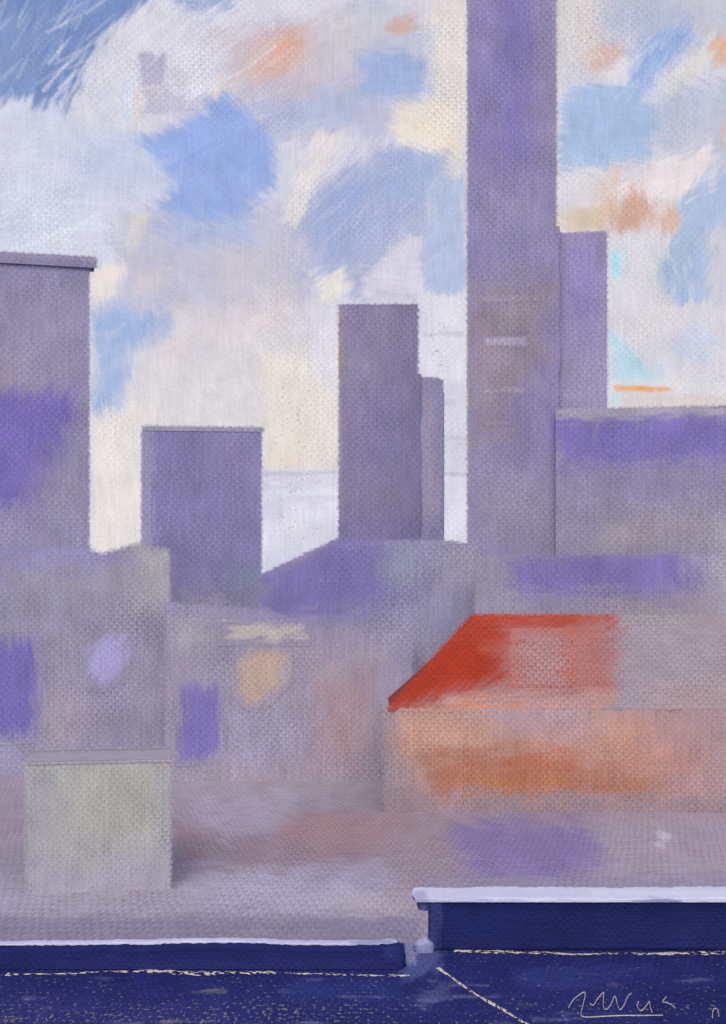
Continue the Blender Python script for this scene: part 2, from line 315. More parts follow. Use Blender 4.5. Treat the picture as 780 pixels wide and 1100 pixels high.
# ------------------------------------------------------------------ sky: a tall curved backdrop of cloud far beyond the town
def sky():
    Rk = 2600.
    xs = np.concatenate([np.linspace(-70, -22, 30), np.linspace(-21.8, 21.8, 600), np.linspace(22, 70, 30)])
    el = np.concatenate([np.linspace(-40, 100, 12), np.arange(102, 720, 1.75), np.linspace(725, 1300, 24)])
    TH, EL = np.meshgrid(R(1)*xs, el); Z = EYE+EL/F*Rk
    X = Rk*np.sin(TH); Y = Rk*np.cos(TH)
    px = CX+F*np.tan(TH); py = HY-EL/np.cos(TH)
    W = (214, 212, 226)
    d = [
     # broad masses
     D(box(-600, 100, 160, 285), (208, 212, 231), 14, .95, 0, 10),
     D([(60, 120), (150, 20), (330, 10), (330, 60), (240, 100), (150, 150)], (216, 214, 227), 10, .95, 50, 10),
     D([(230, 30), (400, 20), (400, 120), (290, 150), (240, 90)], (198, 186, 200), 16, .85, -25, 12),
     D([(130, 225), (340, 220), (340, 350), (200, 400), (120, 330)], (194, 192, 212), 16, .9, 35, 12),
     D([(120, 350), (365, 330), (365, 470), (120, 470)], (219, 213, 220), 16, .95, 40, 10),
     D(box(98, 430, 170, 640), (230, 223, 222), 8, 1, 88, 7),
     D(box(280, 380, 365, 520), (228, 221, 215), 8, 1, 85, 7),
     D(box(278, 505, 368, 660), (213, 212, 230), 4, 1, 0, 3),
     D([(318, 240), (350, 195), (420, 150), (500, 170), (500, 320), (380, 320), (330, 300)], (176, 181, 212), 9, .95, -55, 9),
     D(box(380, 30, 470, 120), (184, 189, 212), 12, .8, 10, 9),
     D(box(462, -200, 500, 230), (224, 216, 213), 8, .95, 88, 7),
     D(box(598, -200, 800, 60), (196, 196, 212), 12, .9, 40, 9),
     D(box(598, 160, 840, 460), (217, 212, 220), 14, .9, 60, 10),
     D(box(470, 400, 520, 640), (214, 212, 228), 5, 1, 90, 4),
     # upper left blue
     D([(-40, -120), (190, -120), (165, -5), (122, 34), (92, 66), (66, 118), (30, 108), (-40, 104)], (120, 143, 193), 6, 1, -62, 8),
     D([(-40, 20), (50, 8), (70, 50), (40, 90), (-40, 85)], (136, 158, 203), 10, .7, -55, 10),
     D([(190, -60), (262, -60), (245, 8), (212, 14), (190, 5)], (160, 175, 212), 7, .9, -30, 8),
     # mauve blocks of cloud
     D([(149, 58), (178, 58), (173, 92), (150, 95)], (184, 177, 203), 3, .95, 90, 3),
     D([(153, 94), (225, 92), (226, 116), (155, 122)], (192, 187, 210), 4, .9, 0, 4),
     D([(142, 95), (152, 96), (150, 148), (139, 142)], (217, 208, 196), 3, .75, 90, 3),
     D([(134, 85), (141, 85), (140, 150), (134, 140)], (196, 212, 240), 3, .6, 90, 3),
     # cornflower and its neighbours
     D([(78, 160), (150, 148), (180, 165), (175, 205), (120, 205), (75, 190)], (192, 201, 226), 12, .85, 10, 9),
     D([(170, 215), (250, 225), (280, 210), (270, 260), (190, 268), (168, 240)], (172, 184, 220), 12, .85, 20, 9),
     D([(150, 150), (182, 136), (210, 124), (232, 99), (240, 98), (268, 126), (293, 148), (297, 200), (280, 208), (252, 234), (210, 236), (178, 226), (186, 196), (172, 172)], (150, 173, 226), 8, .97, 40, 6),
     D([(180, 150), (240, 112), (262, 128), (230, 160), (186, 180)], (154, 178, 232), 8, .6, -20, 6),
     D([(250, 170), (292, 165), (288, 205), (245, 210)], (152, 176, 228), 8, .6, -30, 6),
     D([(222, 96), (236, 84), (240, 96), (232, 106)], (226, 214, 190), 3, .8, -50, 3),
     D(ell(210, 96, 26, 8), (220, 220, 236), 5, .8, -35, 5),
     # warm cloud, upper middle
     D(ell(300, 60, 40, 22, -20), (217, 178, 168), 12, .75, -30, 9),
     D(ell(308, 50, 19, 13, -25), (224, 172, 150), 9, .85, -30, 6),
     D(ell(285, 77, 14, 8), (214, 170, 156), 6, .7, 0, 5),
     D([(240, 92), (280, 50), (300, 42), (262, 88)], (212, 198, 190), 4, .55, -40, 4),
     D([(282, 110), (345, 92), (400, 85), (400, 130), (330, 148), (292, 142)], (172, 184, 217), 11, .8, -20, 9),
     D([(305, 235), (318, 180), (340, 142), (366, 142), (352, 178), (330, 215), (318, 246)], (229, 221, 223), 5, .95, -60, 6),
     D([(318, 60), (345, 20), (390, 0), (470, -40), (400, 60), (350, 75)], (206, 203, 214), 12, .6, -30, 9),
     D([(385, 60), (430, 55), (458, 66), (452, 98), (420, 108), (390, 100)], (163, 180, 220), 6, .95, 0, 6),
     D(ell(432, 28, 13, 8, -20), (209, 172, 158), 6, .85, -20, 5),
     D(ell(405, 10, 32, 12), (184, 194, 214), 10, .7, 0, 8),
     D([(385, 115), (415, 108), (424, 140), (395, 165)], (190, 188, 218), 8, .8, -60, 7),
     D([(420, 115), (470, 100), (492, 120), (494, 178), (478, 166), (430, 158)], (231, 222, 212), 7, .9, 30, 6),
     D(ell(450, 140, 22, 8, 20), (232, 222, 204), 9, .6, 20, 5),
     D([(480, 140), (490, 150), (492, 175), (484, 170)], (234, 220, 184), 4, .5, 60, 3),
     D([(400, 175), (440, 158), (480, 165), (484, 200), (430, 225), (398, 215)], (160, 177, 216), 8, .75, 25, 8),
     D([(345, 205), (385, 170), (395, 230), (370, 280), (335, 262)], (156, 171, 214), 10, .75, -50, 9),
     D([(340, 292), (388, 238), (432, 212), (450, 230), (400, 272), (352, 306)], (168, 178, 218), 5, .7, -42, 5),
     D([(392, 296), (440, 250), (455, 252), (456, 322), (392, 322)], (213, 208, 226), 4, .95, 0, 4),
     D(box(458, 190, 498, 320), (178, 192, 224), 6, .9, 88, 6),
     D(box(455, 316, 500, 405), (221, 220, 231), 5, .95, 88, 6),
     D([(338, 296), (364, 290), (380, 305), (364, 326), (342, 324)], (231, 227, 218), 5, .95, -30, 5),
     D([(330, 330), (362, 326), (362, 420), (335, 400)], (220, 216, 230), 7, .9, 88, 6),
     D(ell(290, 342, 26, 9, -25), (235, 216, 217), 8, .8, -30, 6),
     D(ell(262, 290, 30, 26), (204, 198, 208), 14, .7, 0, 8),
     D(ell(165, 300, 16, 14), (214, 204, 208), 8, .7, 0, 6),
     # beside the left tower
     D([(97, 292), (112, 284), (130, 290), (128, 322), (110, 330), (97, 322)], (236, 226, 221), 5, 1, 80, 4),
     D([(100, 336), (118, 326), (150, 336), (182, 340), (182, 362), (140, 372), (132, 438), (100, 442)], (158, 180, 222), 8, .9, 80, 6),
     D([(158, 372), (230, 330), (300, 310), (330, 330), (230, 380), (160, 400)], (216, 206, 214), 12, .6, -25, 8),
     D([(139, 232), (160, 232), (150, 262), (138, 276)], (222, 214, 200), 4, .6, -70, 3),
     D(box(270, 475, 300, 500), (226, 214, 205), 6, .5, 90, 5),
     D(ell(316, 480, 12, 24), (228, 216, 198), 8, .45, 90, 5),
     D(box(285, 506, 360, 511), (188, 188, 202), 2.5, .8, 0, 2),
     D([(284, 560), (320, 556), (362, 535), (362, 545), (320, 570), (284, 578)], (228, 227, 240), 3, .8, -15, 3),
     D([(284, 528), (362, 522), (362, 530), (284, 536)], (226, 225, 238), 3, .7, 0, 3),
     D(box(478, 508, 514, 512), (180, 175, 196), 1.5, .9, 0, 1),
     D(box(455, 356, 498, 361), (196, 194, 212), 2, .7, 0, 2), D(box(478, 468, 500, 473), (198, 194, 214), 2, .7, 0, 2), D(box(400, 312, 452, 318), (196, 192, 214), 2.5, .6, 0, 2),
     D(box(478, 514, 512, 640), (224, 222, 238), 3, .8, 0, 3),
     D(box(478, 430, 490, 436), (196, 196, 214), 2, .6, 0, 1),
     # right of the great tower
     D(box(600, -200, 650, 90), (216, 209, 210), 10, .9, 88, 8),
     D([(645, -60), (745, -60), (740, 18), (690, 42), (650, 36)], (184, 191, 211), 9, .85, -35, 9),
     D(ell(652, 60, 22, 13, -25), (219, 184, 174), 8, .8, -30, 6),
     D(ell(637, 38, 12, 12), (212, 196, 196), 7, .6, 0, 6),
     D([(648, 78), (672, 60), (690, 62), (676, 84), (655, 92)], (226, 220, 226), 4, .8, -30, 4),
     D([(603, 110), (625, 92), (690, 92), (712, 130), (695, 168), (650, 182), (604, 178)], (165, 189, 224), 6, .95, 10, 7),
     D([(678, 60), (700, 40), (745, 18), (742, 44), (722, 66), (704, 98), (684, 100), (676, 82)], (148, 175, 226), 7, .85, -50, 7),
     D([(715, 100), (745, 60), (768, 34), (776, 50), (752, 78), (728, 112)], (220, 216, 212), 5, .85, -50, 5),
     D([(700, 100), (740, 92), (830, 80), (830, 175), (735, 178), (705, 150)], (184, 190, 212), 10, .8, 30, 9),
     D([(764, 44), (800, 30), (800, 62), (768, 68)], (219, 172, 146), 5, .85, -50, 5),
     D(ell(786, 145, 12, 12), (205, 170, 155), 6, .7, 0, 5),
     D([(664, 204), (690, 178), (730, 168), (765, 152), (770, 168), (745, 205), (700, 222), (672, 214)], (233, 222, 227), 4, .95, -30, 9),
     D([(658, 215), (680, 206), (702, 222), (692, 250), (664, 252), (655, 238)], (212, 168, 147), 7, .9, 80, 7),
     D(ell(722, 236, 13, 14), (214, 176, 158), 6, .8, 80, 6),
     D([(640, 200), (660, 180), (668, 215), (650, 235)], (226, 200, 188), 8, .7, 80, 6),
     D([(603, 232), (650, 222), (654, 250), (603, 250)], (214, 190, 160), 7, .85, 20, 6),
     D([(735, 215), (758, 195), (830, 150), (830, 330), (725, 322), (708, 308), (716, 280), (736, 250)], (168, 186, 220), 6, .9, -60, 9),
     D([(700, 300), (726, 252), (745, 250), (742, 300), (722, 322)], (170, 188, 216), 7, .8, -60, 6),
     D([(664, 255), (700, 250), (712, 275), (690, 330), (660, 335)], (220, 216, 226), 8, .85, 70, 7),
     D([(763, 250), (830, 245), (830, 330), (760, 320)], (216, 210, 216), 8, .8, -60, 7),
     D(ell(745, 372, 24, 22), (196, 204, 228), 9, .8, 30, 7),
     D(ell(700, 350, 30, 20), (222, 215, 222), 9, .7, 0, 7),
     D([(655, 270), (668, 266), (668, 294), (656, 300)], (168, 222, 236), 4, .85, 80, 3),
     D([(655, 352), (666, 360), (700, 398), (712, 412), (655, 412)], (182, 216, 232), 8, .9, 60, 5),
     D(box(655, 408, 840, 424), (220, 218, 224), 4, .85, 0, 3),
     D([(660, 415), (690, 414.5), (728, 417.5), (728, 420), (690, 421.5), (660, 421)], (232, 168, 110), 2, .95, 0, 1.5),
     D([(655, 422), (668, 424), (664, 434), (655, 434)], (186, 226, 232), 3, .8, 0, 2),
     D(box(668, 425, 840, 450), (216, 207, 204), 3, .85, 0, 3),
    ]
    d = [(p, c, so*1.35 if so > 3 else so, o, a, ro*1.35) for (p, c, so, o, a, ro) in d]
    C = paint(px, py, W, d, 1)
    C = C*(1+.05*fbm(px/30, py/24)[..., None]*np.array([1.3, .9, .3])+.04*fbm(px/14+5, py/14)[..., None])
    # bristle marks: fine light and dark streaks that follow the sweep of the brush in each part of the cloud
    rs = random.Random(5); S = []
    regs = [((-20, 0, 110, 110), -62, 46, (190, 200, 226), 34, .8), ((60, 0, 300, 100), -38, 60, (228, 227, 238), 50, .9), ((0, 200, 130, 272), 0, 70, (224, 228, 242), 26, .9),
            ((-20, 110, 150, 270), 80, 40, (220, 222, 238), 26, .7), ((300, 150, 400, 300), -50, 46, (196, 200, 226), 30, .8), ((400, 180, 490, 300), -42, 40, (200, 204, 228), 18, .8),
            ((670, 30, 770, 110), -52, 40, (208, 214, 230), 26, .9), ((660, 165, 770, 215), -30, 26, (240, 232, 236), 20, .9), ((390, 270, 455, 320), 0, 40, (224, 220, 236), 14, .8),
            ((180, 120, 290, 230), -35, 40, (128, 158, 228), 16, .5), ((120, 330, 350, 460), -30, 44, (228, 222, 228), 26, .6), ((285, 500, 360, 600), -8, 46, (230, 230, 244), 16, .8),
            ((660, 260, 775, 400), 75, 30, (226, 222, 230), 24, .6), ((605, 10, 660, 180), 85, 24, (226, 220, 222), 14, .6), ((165, 230, 330, 330), 30, 36, (206, 202, 216), 20, .6),
            ((-20, 0, 110, 100), -62, 36, (104, 130, 186), 22, .7), ((460, 10, 498, 200), 88, 40, (232, 224, 222), 12, .7), ((605, 95, 700, 180), 70, 26, (176, 198, 230), 14, .6)]
    for (x0, y0, x1, y1), ang, ln, col, n, op in regs:
        for i in range(n):
            cx, cy = rs.uniform(x0, x1), rs.uniform(y0, y1); a = R(ang+rs.gauss(0, 9)); l = ln*rs.uniform(.4, 1.1)/2; wd = rs.uniform(.5, 1.5)
            bx, by = math.cos(a)*l, math.sin(a)*l; nx, ny = -math.sin(a)*wd, math.cos(a)*wd; k = rs.uniform(-3, 3)
            S.append(D([(cx-bx+nx, cy-by+ny), (cx+k*ny+nx, cy-k*nx+ny), (cx+bx, cy+by), (cx+k*ny-nx, cy-k*nx-ny), (cx-bx-nx, cy-by-ny)], col, 1.1, op*rs.uniform(.35, .8), ang, .8))
    for s_ in S:                                                     # composite the streaks over the masses
        poly, col, soft, op, ang, rough = s_; q = np.array(poly); m = 4
        sel = (px > q[:, 0].min()-m) & (px < q[:, 0].max()+m) & (py > q[:, 1].min()-m) & (py < q[:, 1].max()+m)
        if sel.any():
            t = np.clip((sdist(px[sel], py[sel], poly)+soft)/(2*soft), 0, 1)[:, None]*op; C[sel] = C[sel]*(1-t)+lin(col)*t
    # the cloud goes on in the same key beyond the part that shows
    C = scumble(C, px, py, 1500, 46, lambda a_, b_: -55+40*float(vn(np.array([a_/90.]), np.array([b_/90.]))[0])*1.6, 9, .42, wd=(2, 8), box_=(-40, 820, -40, 620))
    C = scumble(C, px, py, 2600, 22, lambda a_, b_: -50+70*float(vn(np.array([a_/70.]), np.array([b_/70.]))[0]), 19, .5, wd=(.6, 2.2), box_=(-40, 820, -40, 620))
    far = np.clip((np.abs(px-CX)-470)/120, 0, 1)+np.clip((-60-py)/120, 0, 1); far = np.clip(far, 0, 1)[..., None]
    n1 = fbm(px/230, py/150+9)[..., None]; n2 = fbm(px/120+40, py/90)[..., None]; o = np.clip(n1*2.2+.5, 0, 1); b = np.clip(n2*2.2+.3, 0, 1)
    wide = lin((216, 213, 226))*(1-o)+lin((160, 178, 218))*o; wide = wide*(1-.4*b)+lin((216, 200, 202))*.4*b
    C = C*(1-far)+wide*far
    G = np.zeros(C.shape); G[..., 0] = .5+.9*np.clip(fbm(px/60, py/60)*2, -.4, .8)
    def m(poly, s=20): return np.clip((sdist(px, py, poly)+s)/(2*s), 0, 1)
    G[..., 0] += 1.2*m(box(140, 55, 220, 125), 10)+1.2*m(box(455, 20, 500, 200), 12)+1.2*m(box(600, 0, 640, 90), 12)+.8*m([(300, 240), (330, 170), (360, 180), (325, 250)], 12)
    G[..., 1] = .7*m(box(275, 400, 350, 500), 25)+.7*m(box(295, 500, 350, 590), 15)+.8*m(box(606, 0, 650, 60), 12)+.9*m(box(460, 345, 485, 400), 8)+.15*m(box(200, 180, 380, 330), 30)
    V = np.stack([X, Y, Z], -1).reshape(-1, 3); UV = np.stack([TH*F, EL], -1).reshape(-1, 2)
    ob = link('sky', V, gridq(len(xs), len(el))[:, ::-1], C.reshape(-1, 3), UV, M_SKY, grain=G.reshape(-1, 3)); tag(ob, kind='structure')
    return ob
sky()

# ------------------------------------------------------------------ the town
PURPLE = (116, 104, 170); LAV = (140, 133, 166)
def weave_more(x, y): return 1.+.7*vn(x/60, y/60), 0.*x

# -- tower at the left edge, with a cornice
A = Wall(-80, 99, 286, 232, 26, (141, 134, 166), [
    D(box(-80, 270, 110, 330), (134, 128, 160), 14, .7, 0, 8),
    D(box(10, 320, 100, 400), (148, 142, 170), 16, .8, 80, 10),
    D([(-80, 395), (20, 390), (20, 430), (-80, 440)], (150, 140, 152), 16, .6, 0, 8),
    D([(-80, 428), (40, 424), (76, 420), (84, 440), (66, 490), (44, 540), (10, 548), (-80, 552)], PURPLE, 7, 1, -65, 6),
    D([(40, 500), (100, 440), (100, 600), (30, 600)], (142, 136, 158), 14, .7, 60, 9),
    D([(-80, 550), (110, 560), (110, 640), (-80, 640)], (146, 139, 170), 14, .8, 0, 9),
    ], seed=11, rim=((176, 170, 190), 4))
t = thing('tower_block', A.loc(), 'broad lavender tower at the left edge with a projecting cornice', 'building')
A.build('wall', t)
Ac = Wall(-80, 107, 274, 231.7, 3, (136, 129, 160), [D(box(-80, 276, 112, 281), (158, 152, 176), 2, .6, 0, 2)], seed=12, jit=.8)
Ac.build('cornice', t, yb=288)
# -- the square block beside it
B = Wall(149, 284, 461, 244, 24, (131, 124, 168), [
    D(box(140, 450, 166, 700), (160, 154, 186), 6, .85, 88, 7),
    D(box(230, 470, 285, 520), (140, 132, 172), 16, .6, 80, 9),
    D(box(170, 480, 215, 560), (128, 122, 166), 14, .7, 80, 9),
    D(ell(268, 618, 22, 14), (128, 142, 160), 9, .6, 0, 6),
    D(box(140, 640, 290, 720), (150, 145, 168), 18, .9, 0, 10)], seed=21, rim=((180, 174, 196), 4))
t = thing('office_block', B.loc(), 'squat square violet block with a thin grey roof edge against pale sky', 'building')
B.build('wall', t)
Bc = Wall(150, 285, 456.5, 243.9, 3, (150, 148, 166), [D(box(150, 456, 285, 459), (162, 161, 170), 1.5, .6, 0, 1)], seed=22, jit=.8)
Bc.build('roof_edge', t, yb=464)
# -- middle tower with its lower side wing
Cw = Wall(361, 452, 324.5, 262, 22, (137, 129, 163), [
    D(box(360, 336, 369, 412), (158, 138, 122), 3, .8, 90, 3),
    D(box(356, 410, 366, 560), (176, 158, 170), 3, .6, 90, 2),
    D([(375, 340), (420, 330), (420, 420), (372, 420)], (146, 138, 166), 12, .7, 80, 9),
    D([(380, 430), (452, 380), (452, 520), (384, 520)], (136, 129, 168), 12, .7, -60, 9),
    D(box(360, 560, 460, 640), (128, 120, 166), 14, .8, 0, 9)], seed=31, rim=((178, 160, 172), 3), cut=(9999, 402))
t = thing('tower_block', Cw.loc(), 'narrow grey violet tower mid skyline with a lower wing on its right', 'building')
Cw.build('wall', t)
Cx = Wall(440, 479, [(440, 402), (470, 404), (479, 408)], 262.4, 18, (156, 148, 180), [D(box(458, 420, 466, 560), (172, 156, 176), 4, .7, 90, 4), D(box(440, 560, 480, 640), (140, 134, 170), 14, .8, 0, 9)], seed=32, rim=((190, 184, 205), 4), jit=.8, cut=(0, 9999), tone=(1.12, 1.14, 1.14))
Cx.build('side_wing', t)
# -- the great tower that leaves the frame, its brown edge, ledges and side shaft
T = Wall(499, 601, -150, 222, 24, (135, 128, 166), [
    D([(528, -20), (585, -20), (580, 190), (530, 190)], (120, 110, 169), 14, .75, 85, 10),
    D(box(504, 0, 530, 260), (132, 124, 168), 8, .7, 88, 8),
    D(box(575, 0, 602, 240), (142, 134, 166), 8, .8, 88, 8),
    D(box(500, 180, 602, 300), (138, 130, 168), 16, .8, 80, 10),
    D(ell(548, 235, 30, 20), (146, 138, 170), 12, .6, 20, 8),
    D([(506, 305), (600, 305), (585, 350), (582, 470), (506, 480)], (142, 131, 146), 16, 1, 0, 10),
    D(box(510, 370, 560, 410), (146, 132, 150), 10, .6, 0, 8),
    D([(545, 430), (600, 400), (600, 520), (550, 520)], (132, 124, 166), 14, .8, -50, 9),
    D(box(590, 440, 604, 500), (128, 118, 168), 4, .8, 90, 5),
    D(box(500, 500, 602, 590), (143, 136, 160), 16, .9, 0, 10),
    D(box(497, 120, 502, 560), (160, 146, 142), 2.5, .9, 90, 2),
    D(box(598, 10, 603, 250), (162, 144, 140), 2.5, .9, 90, 2)], seed=41, rim=((168, 152, 154), 4), cut=(9999, 246))
t = thing('great_tower', T.loc(), 'tallest violet tower, running out of the picture top, with pale ledges', 'tower')
T.build('wall', t)
for (x0, y0, x1, y1, c, op) in [(514, 318, 584, 326, (158, 152, 176), .6), (518, 362, 570, 373, (172, 168, 192), .75), (516, 416, 566, 424, (166, 158, 178), .75), (520, 452, 552, 458, (164, 158, 182), .6)]:
    T.panel('ledge', t, box(x0, y0, x1, y1), [D(box(x0+4, y0+2.2, x1-5, y1-2.4), c, 2.4, op, 0, 2)], T.loc(), off=.03, grid=1.2)
S = Wall(580, 655, 249, 222.4, 20, (146, 137, 176), [
    D(box(612, 255, 640, 330), (138, 128, 178), 10, .8, 85, 8), D(box(600, 245, 660, 262), (150, 142, 168), 6, .7, 0, 5),
    D(box(600, 380, 660, 470), (150, 142, 172), 16, .8, 0, 9)], seed=42, rim=((176, 168, 196), 4))
S.build('side_shaft', t)
# -- long building on the right
L_ = Wall(597, 880, 437, 219, 20, (141, 133, 158), [
    D(box(590, 500, 640, 640), (143, 136, 160), 14, .9, 0, 6),
    D(box(590, 430, 890, 453), (162, 155, 172), 5, .9, 0, 4),
    D([(600, 452), (890, 450), (890, 498), (700, 500), (640, 504), (600, 502)], (118, 107, 172), 6, .9, 0, 7),
    D([(600, 505), (890, 500), (890, 545), (600, 545)], (138, 130, 162), 12, .9, 0, 9),
    D(box(640, 545, 760, 590), (148, 140, 156), 14, .85, 20, 9),
    D(box(760, 555, 890, 640), (162, 156, 168), 10, .7, -50, 8),
    D(ell(675, 575, 28, 10), (158, 150, 160), 8, .6, 0, 6)], seed=51, soft=(0, 5, 0, 0), jit=0)
t = thing('long_building', L_.loc(), 'wide flat block at the right edge, violet band below its pale parapet', 'building')
L_.build('wall', t)
Lc = Wall(604, 882, 440, 218.95, 2, (164, 156, 174), [D(box(590, 443, 890, 450), (162, 154, 172), 3, .6, 0, 2)], seed=52, jit=.8)
Lc.build('parapet', t, yb=449)

# -- second row: lower buildings that run together in front of the towers
Md = Wall(-90, 187, [(-90, 586), (90, 584), (110, 590), (148, 578), (186, 586)], 207, 20, (147, 142, 161), [
    D(box(-90, 575, 110, 622), (142, 136, 170), 12, .95, 0, 9),
    D([(10, 612), (110, 590), (186, 575), (186, 655), (140, 660), (20, 640)], (150, 146, 160), 16, .8, 20, 10),
    D([(148, 588), (186, 588), (186, 650), (150, 650)], (170, 168, 166), 10, .7, 80, 8),
    D(ell(60, 620, 50, 14), (160, 156, 164), 12, .5, 0, 8),
    D(ell(42, 600, 22, 10), (150, 148, 158), 9, .5, 0, 6),
    D([(60, 680), (90, 670), (95, 760), (60, 780)], (158, 152, 168), 14, .6, 80, 8),
    D(ell(66, 772, 20, 24), (172, 158, 168), 14, .7, 80, 8),
    D(box(-90, 788, 30, 850), (158, 154, 178), 12, .8, 0, 8),
    D(box(30, 800, 190, 812), (150, 145, 166), 6, .7, 0, 5),
    D(box(150, 700, 190, 800), (158, 153, 170), 14, .7, 85, 8),
    D([(-90, 560), (140, 560), (120, 606), (-90, 612)], (146, 139, 174), 10, .95, 5, 9)], seed=61, jit=2, soft=(0, 10, 9, 0), tone=(.95, .945, 1.01))
t = thing('terrace_house', Md.loc(), 'grey lavender house with a dark violet gateway and small lilac window', 'building')
Md.build('wall', t, grain=weave_more)
Md.panel('gateway', t, [(-60, 676), (40, 672), (54, 700), (54, 770), (44, 796), (-60, 800)], [D([(-60, 690), (34, 686), (42, 710), (42, 765), (30, 784), (-60, 786)], (110, 98, 170), 8, 1, 80, 7)], Md.loc())
Md.panel('window', t, [(84, 690), (108, 676), (136, 676), (142, 700), (136, 732), (110, 744), (90, 740)], [D([(96, 700), (114, 684), (130, 684), (136, 704), (128, 728), (108, 734), (98, 730)], (168, 160, 208), 6, .95, -50, 5)], Md.loc())

Sh = Wall(276, 519, [(276, 616), (286, 611), (362, 575), (372, 577), (480, 577), (519, 584)], 214, 24, (144, 138, 161), [
    D([(270, 640), (300, 600), (362, 570), (420, 575), (420, 650), (360, 672), (280, 668)], (122, 114, 166), 14, .95, -20, 10),
    D([(415, 580), (470, 580), (470, 660), (415, 650)], (142, 137, 170), 14, .7, 60, 9),
    D(ell(432, 606, 22, 20), (142, 152, 165), 12, .65, 20, 8),
    D(box(470, 575, 520, 640), (156, 150, 166), 10, .8, 0, 8),
    D([(300, 602), (360, 572), (366, 580), (306, 612)], (160, 146, 160), 4, .5, -26, 3),
    D(box(270, 672, 520, 800), (162, 156, 174), 16, .8, 0, 10),
    D([(430, 660), (500, 630), (480, 680), (410, 750)], (160, 158, 186), 14, .7, -45, 9)], seed=71, jit=1.6, soft=(5, 6, 10, 0), tone=(.95, .945, 1.01))
t = thing('workshop', Sh.loc(), 'dark violet workshop with a slanting roof line below the narrow middle tower', 'building')
Sh.build('wall', t, grain=weave_more)

Ct = Wall(174, 450, [(174, 640), (284, 648), (330, 664), (450, 672)], 196, 16, (150, 143, 160), [
    D([(395, 660), (450, 660), (450, 740), (395, 760)], (158, 154, 178), 12, .8, -45, 9),
    D(box(180, 636, 290, 660), (146, 140, 168), 12, .85, 0, 8),
    D([(280, 655), (400, 655), (400, 676), (290, 676)], (140, 133, 165), 12, .8, 0, 8),
    D(ell(205, 680, 16, 16), (172, 168, 166), 10, .6, 0, 7),
    D([(320, 700), (400, 690), (400, 800), (330, 800)], (162, 150, 164), 16, .8, 0, 9),
    D([(340, 740), (400, 720), (400, 840), (330, 840)], (172, 144, 146), 18, .75, 60, 9),
    D([(240, 770), (330, 760), (320, 850), (240, 850)], (158, 152, 172), 16, .8, 70, 9),
    D(box(180, 820, 410, 850), (162, 148, 158), 14, .8, 0, 8)], seed=81, jit=2, soft=(6, 12, 12, 0), tone=(.95, .945, 1.01))
t = thing('corner_house', Ct.loc(), 'mauve house with an ochre window, straw yellow ledge and violet door', 'building')
Ct.build('wall', t, grain=weave_more)
Ct.panel('ledge', t, box(232, 664, 336, 694), [D([(240, 671), (326, 670), (328, 683), (300, 687), (250, 687)], (184, 177, 170), 4, .95, 0, 5)], Ct.loc(), off=.06)
Ct.panel('window', t, [(248, 706), (268, 692), (296, 690), (314, 702), (312, 736), (292, 758), (266, 764), (250, 750)], [D(ell(299, 716, 13, 20), (176, 164, 158), 6, .8, 80, 4), D([(257, 714), (268, 700), (290, 697), (306, 706), (300, 734), (284, 750), (268, 755), (256, 744)], (186, 160, 142), 5, .9, -60, 5)], Ct.loc())
Ct.panel('door', t, [(186, 730), (240, 728), (246, 790), (236, 820), (188, 824)], [D([(193, 740), (234, 736), (238, 790), (230, 812), (194, 816)], (116, 105, 174), 7, .95, 85, 6)], Ct.loc())

# -- low wall of sheds closing the right side behind the red roof
Rb = Wall(505, 880, [(505, 590), (560, 592), (880, 590)], 196, 14, (147, 140, 156), [
    D([(535, 600), (580, 594), (765, 596), (765, 636), (560, 640)], (124, 114, 172), 10, .95, 0, 7),
    D(box(505, 580, 540, 640), (150, 144, 164), 10, .8, 0, 8),
    D([(740, 590), (890, 585), (890, 690), (752, 690)], (170, 164, 178), 14, .8, 70, 9),
    D([(640, 650), (760, 645), (770, 680), (650, 690)], (162, 150, 160), 12, .7, 0, 8),
    D(box(505, 640, 640, 662), (150, 145, 168), 10, .7, 0, 7)], seed=91, jit=1.6, soft=(9, 9, 0, 0), tone=(.95, .945, 1.01))
t = thing('warehouse', Rb.loc(), 'long low grey warehouse with a violet strip, standing behind the red roof', 'building')
Rb.build('wall', t, grain=weave_more)

# ------------------------------------------------------------------ the house with the red roof
Hw = Wall(404, 900, 762, 168, 20, (186, 156, 154), [
    D([(398, 760), (470, 770), (700, 775), (700, 820), (398, 815)], (198, 154, 138), 18, .95, 0, 11),
    D(ell(450, 790, 50, 20), (204, 164, 144), 16, .8, 0, 9),
    D([(700, 760), (900, 760), (900, 870), (700, 870)], (182, 150, 156), 18, .9, 0, 9),
    D([(520, 745), (620, 745), (640, 780), (600, 792), (540, 782)], (184, 160, 172), 14, .85, -15, 8),
    D([(455, 818), (500, 808), (620, 812), (700, 822), (700, 852), (600, 862), (460, 862)], (182, 122, 98), 13, .95, 0, 11),
    D([(540, 812), (620, 812), (620, 826), (540, 828)], (190, 108, 80), 7, .7, 0, 5),
    D(ell(560, 846, 60, 10), (188, 128, 82), 8, .6, 0, 6),
    D([(398, 820), (440, 815), (450, 880), (398, 880)], (184, 160, 156), 12, .8, 80, 7),
    D(ell(700, 815, 70, 22), (196, 150, 138), 18, .7, 0, 12),
    D(ell(690, 845, 30, 10), (182, 136, 108), 10, .6, 0, 8),
    D([(390, 740), (425, 740), (425, 800), (455, 890), (390, 890)], (160, 148, 160), 12, .95, 80, 10),
    D(box(398, 852, 900, 885), (160, 142, 152), 9, .95, 0, 9),
    D([(740, 750), (900, 750), (900, 880), (780, 880)], (172, 150, 158), 24, .75, 70, 12)], seed=101, jit=2.5, soft=(14, 0, 0, 0), tone=(.83, .80, .80))
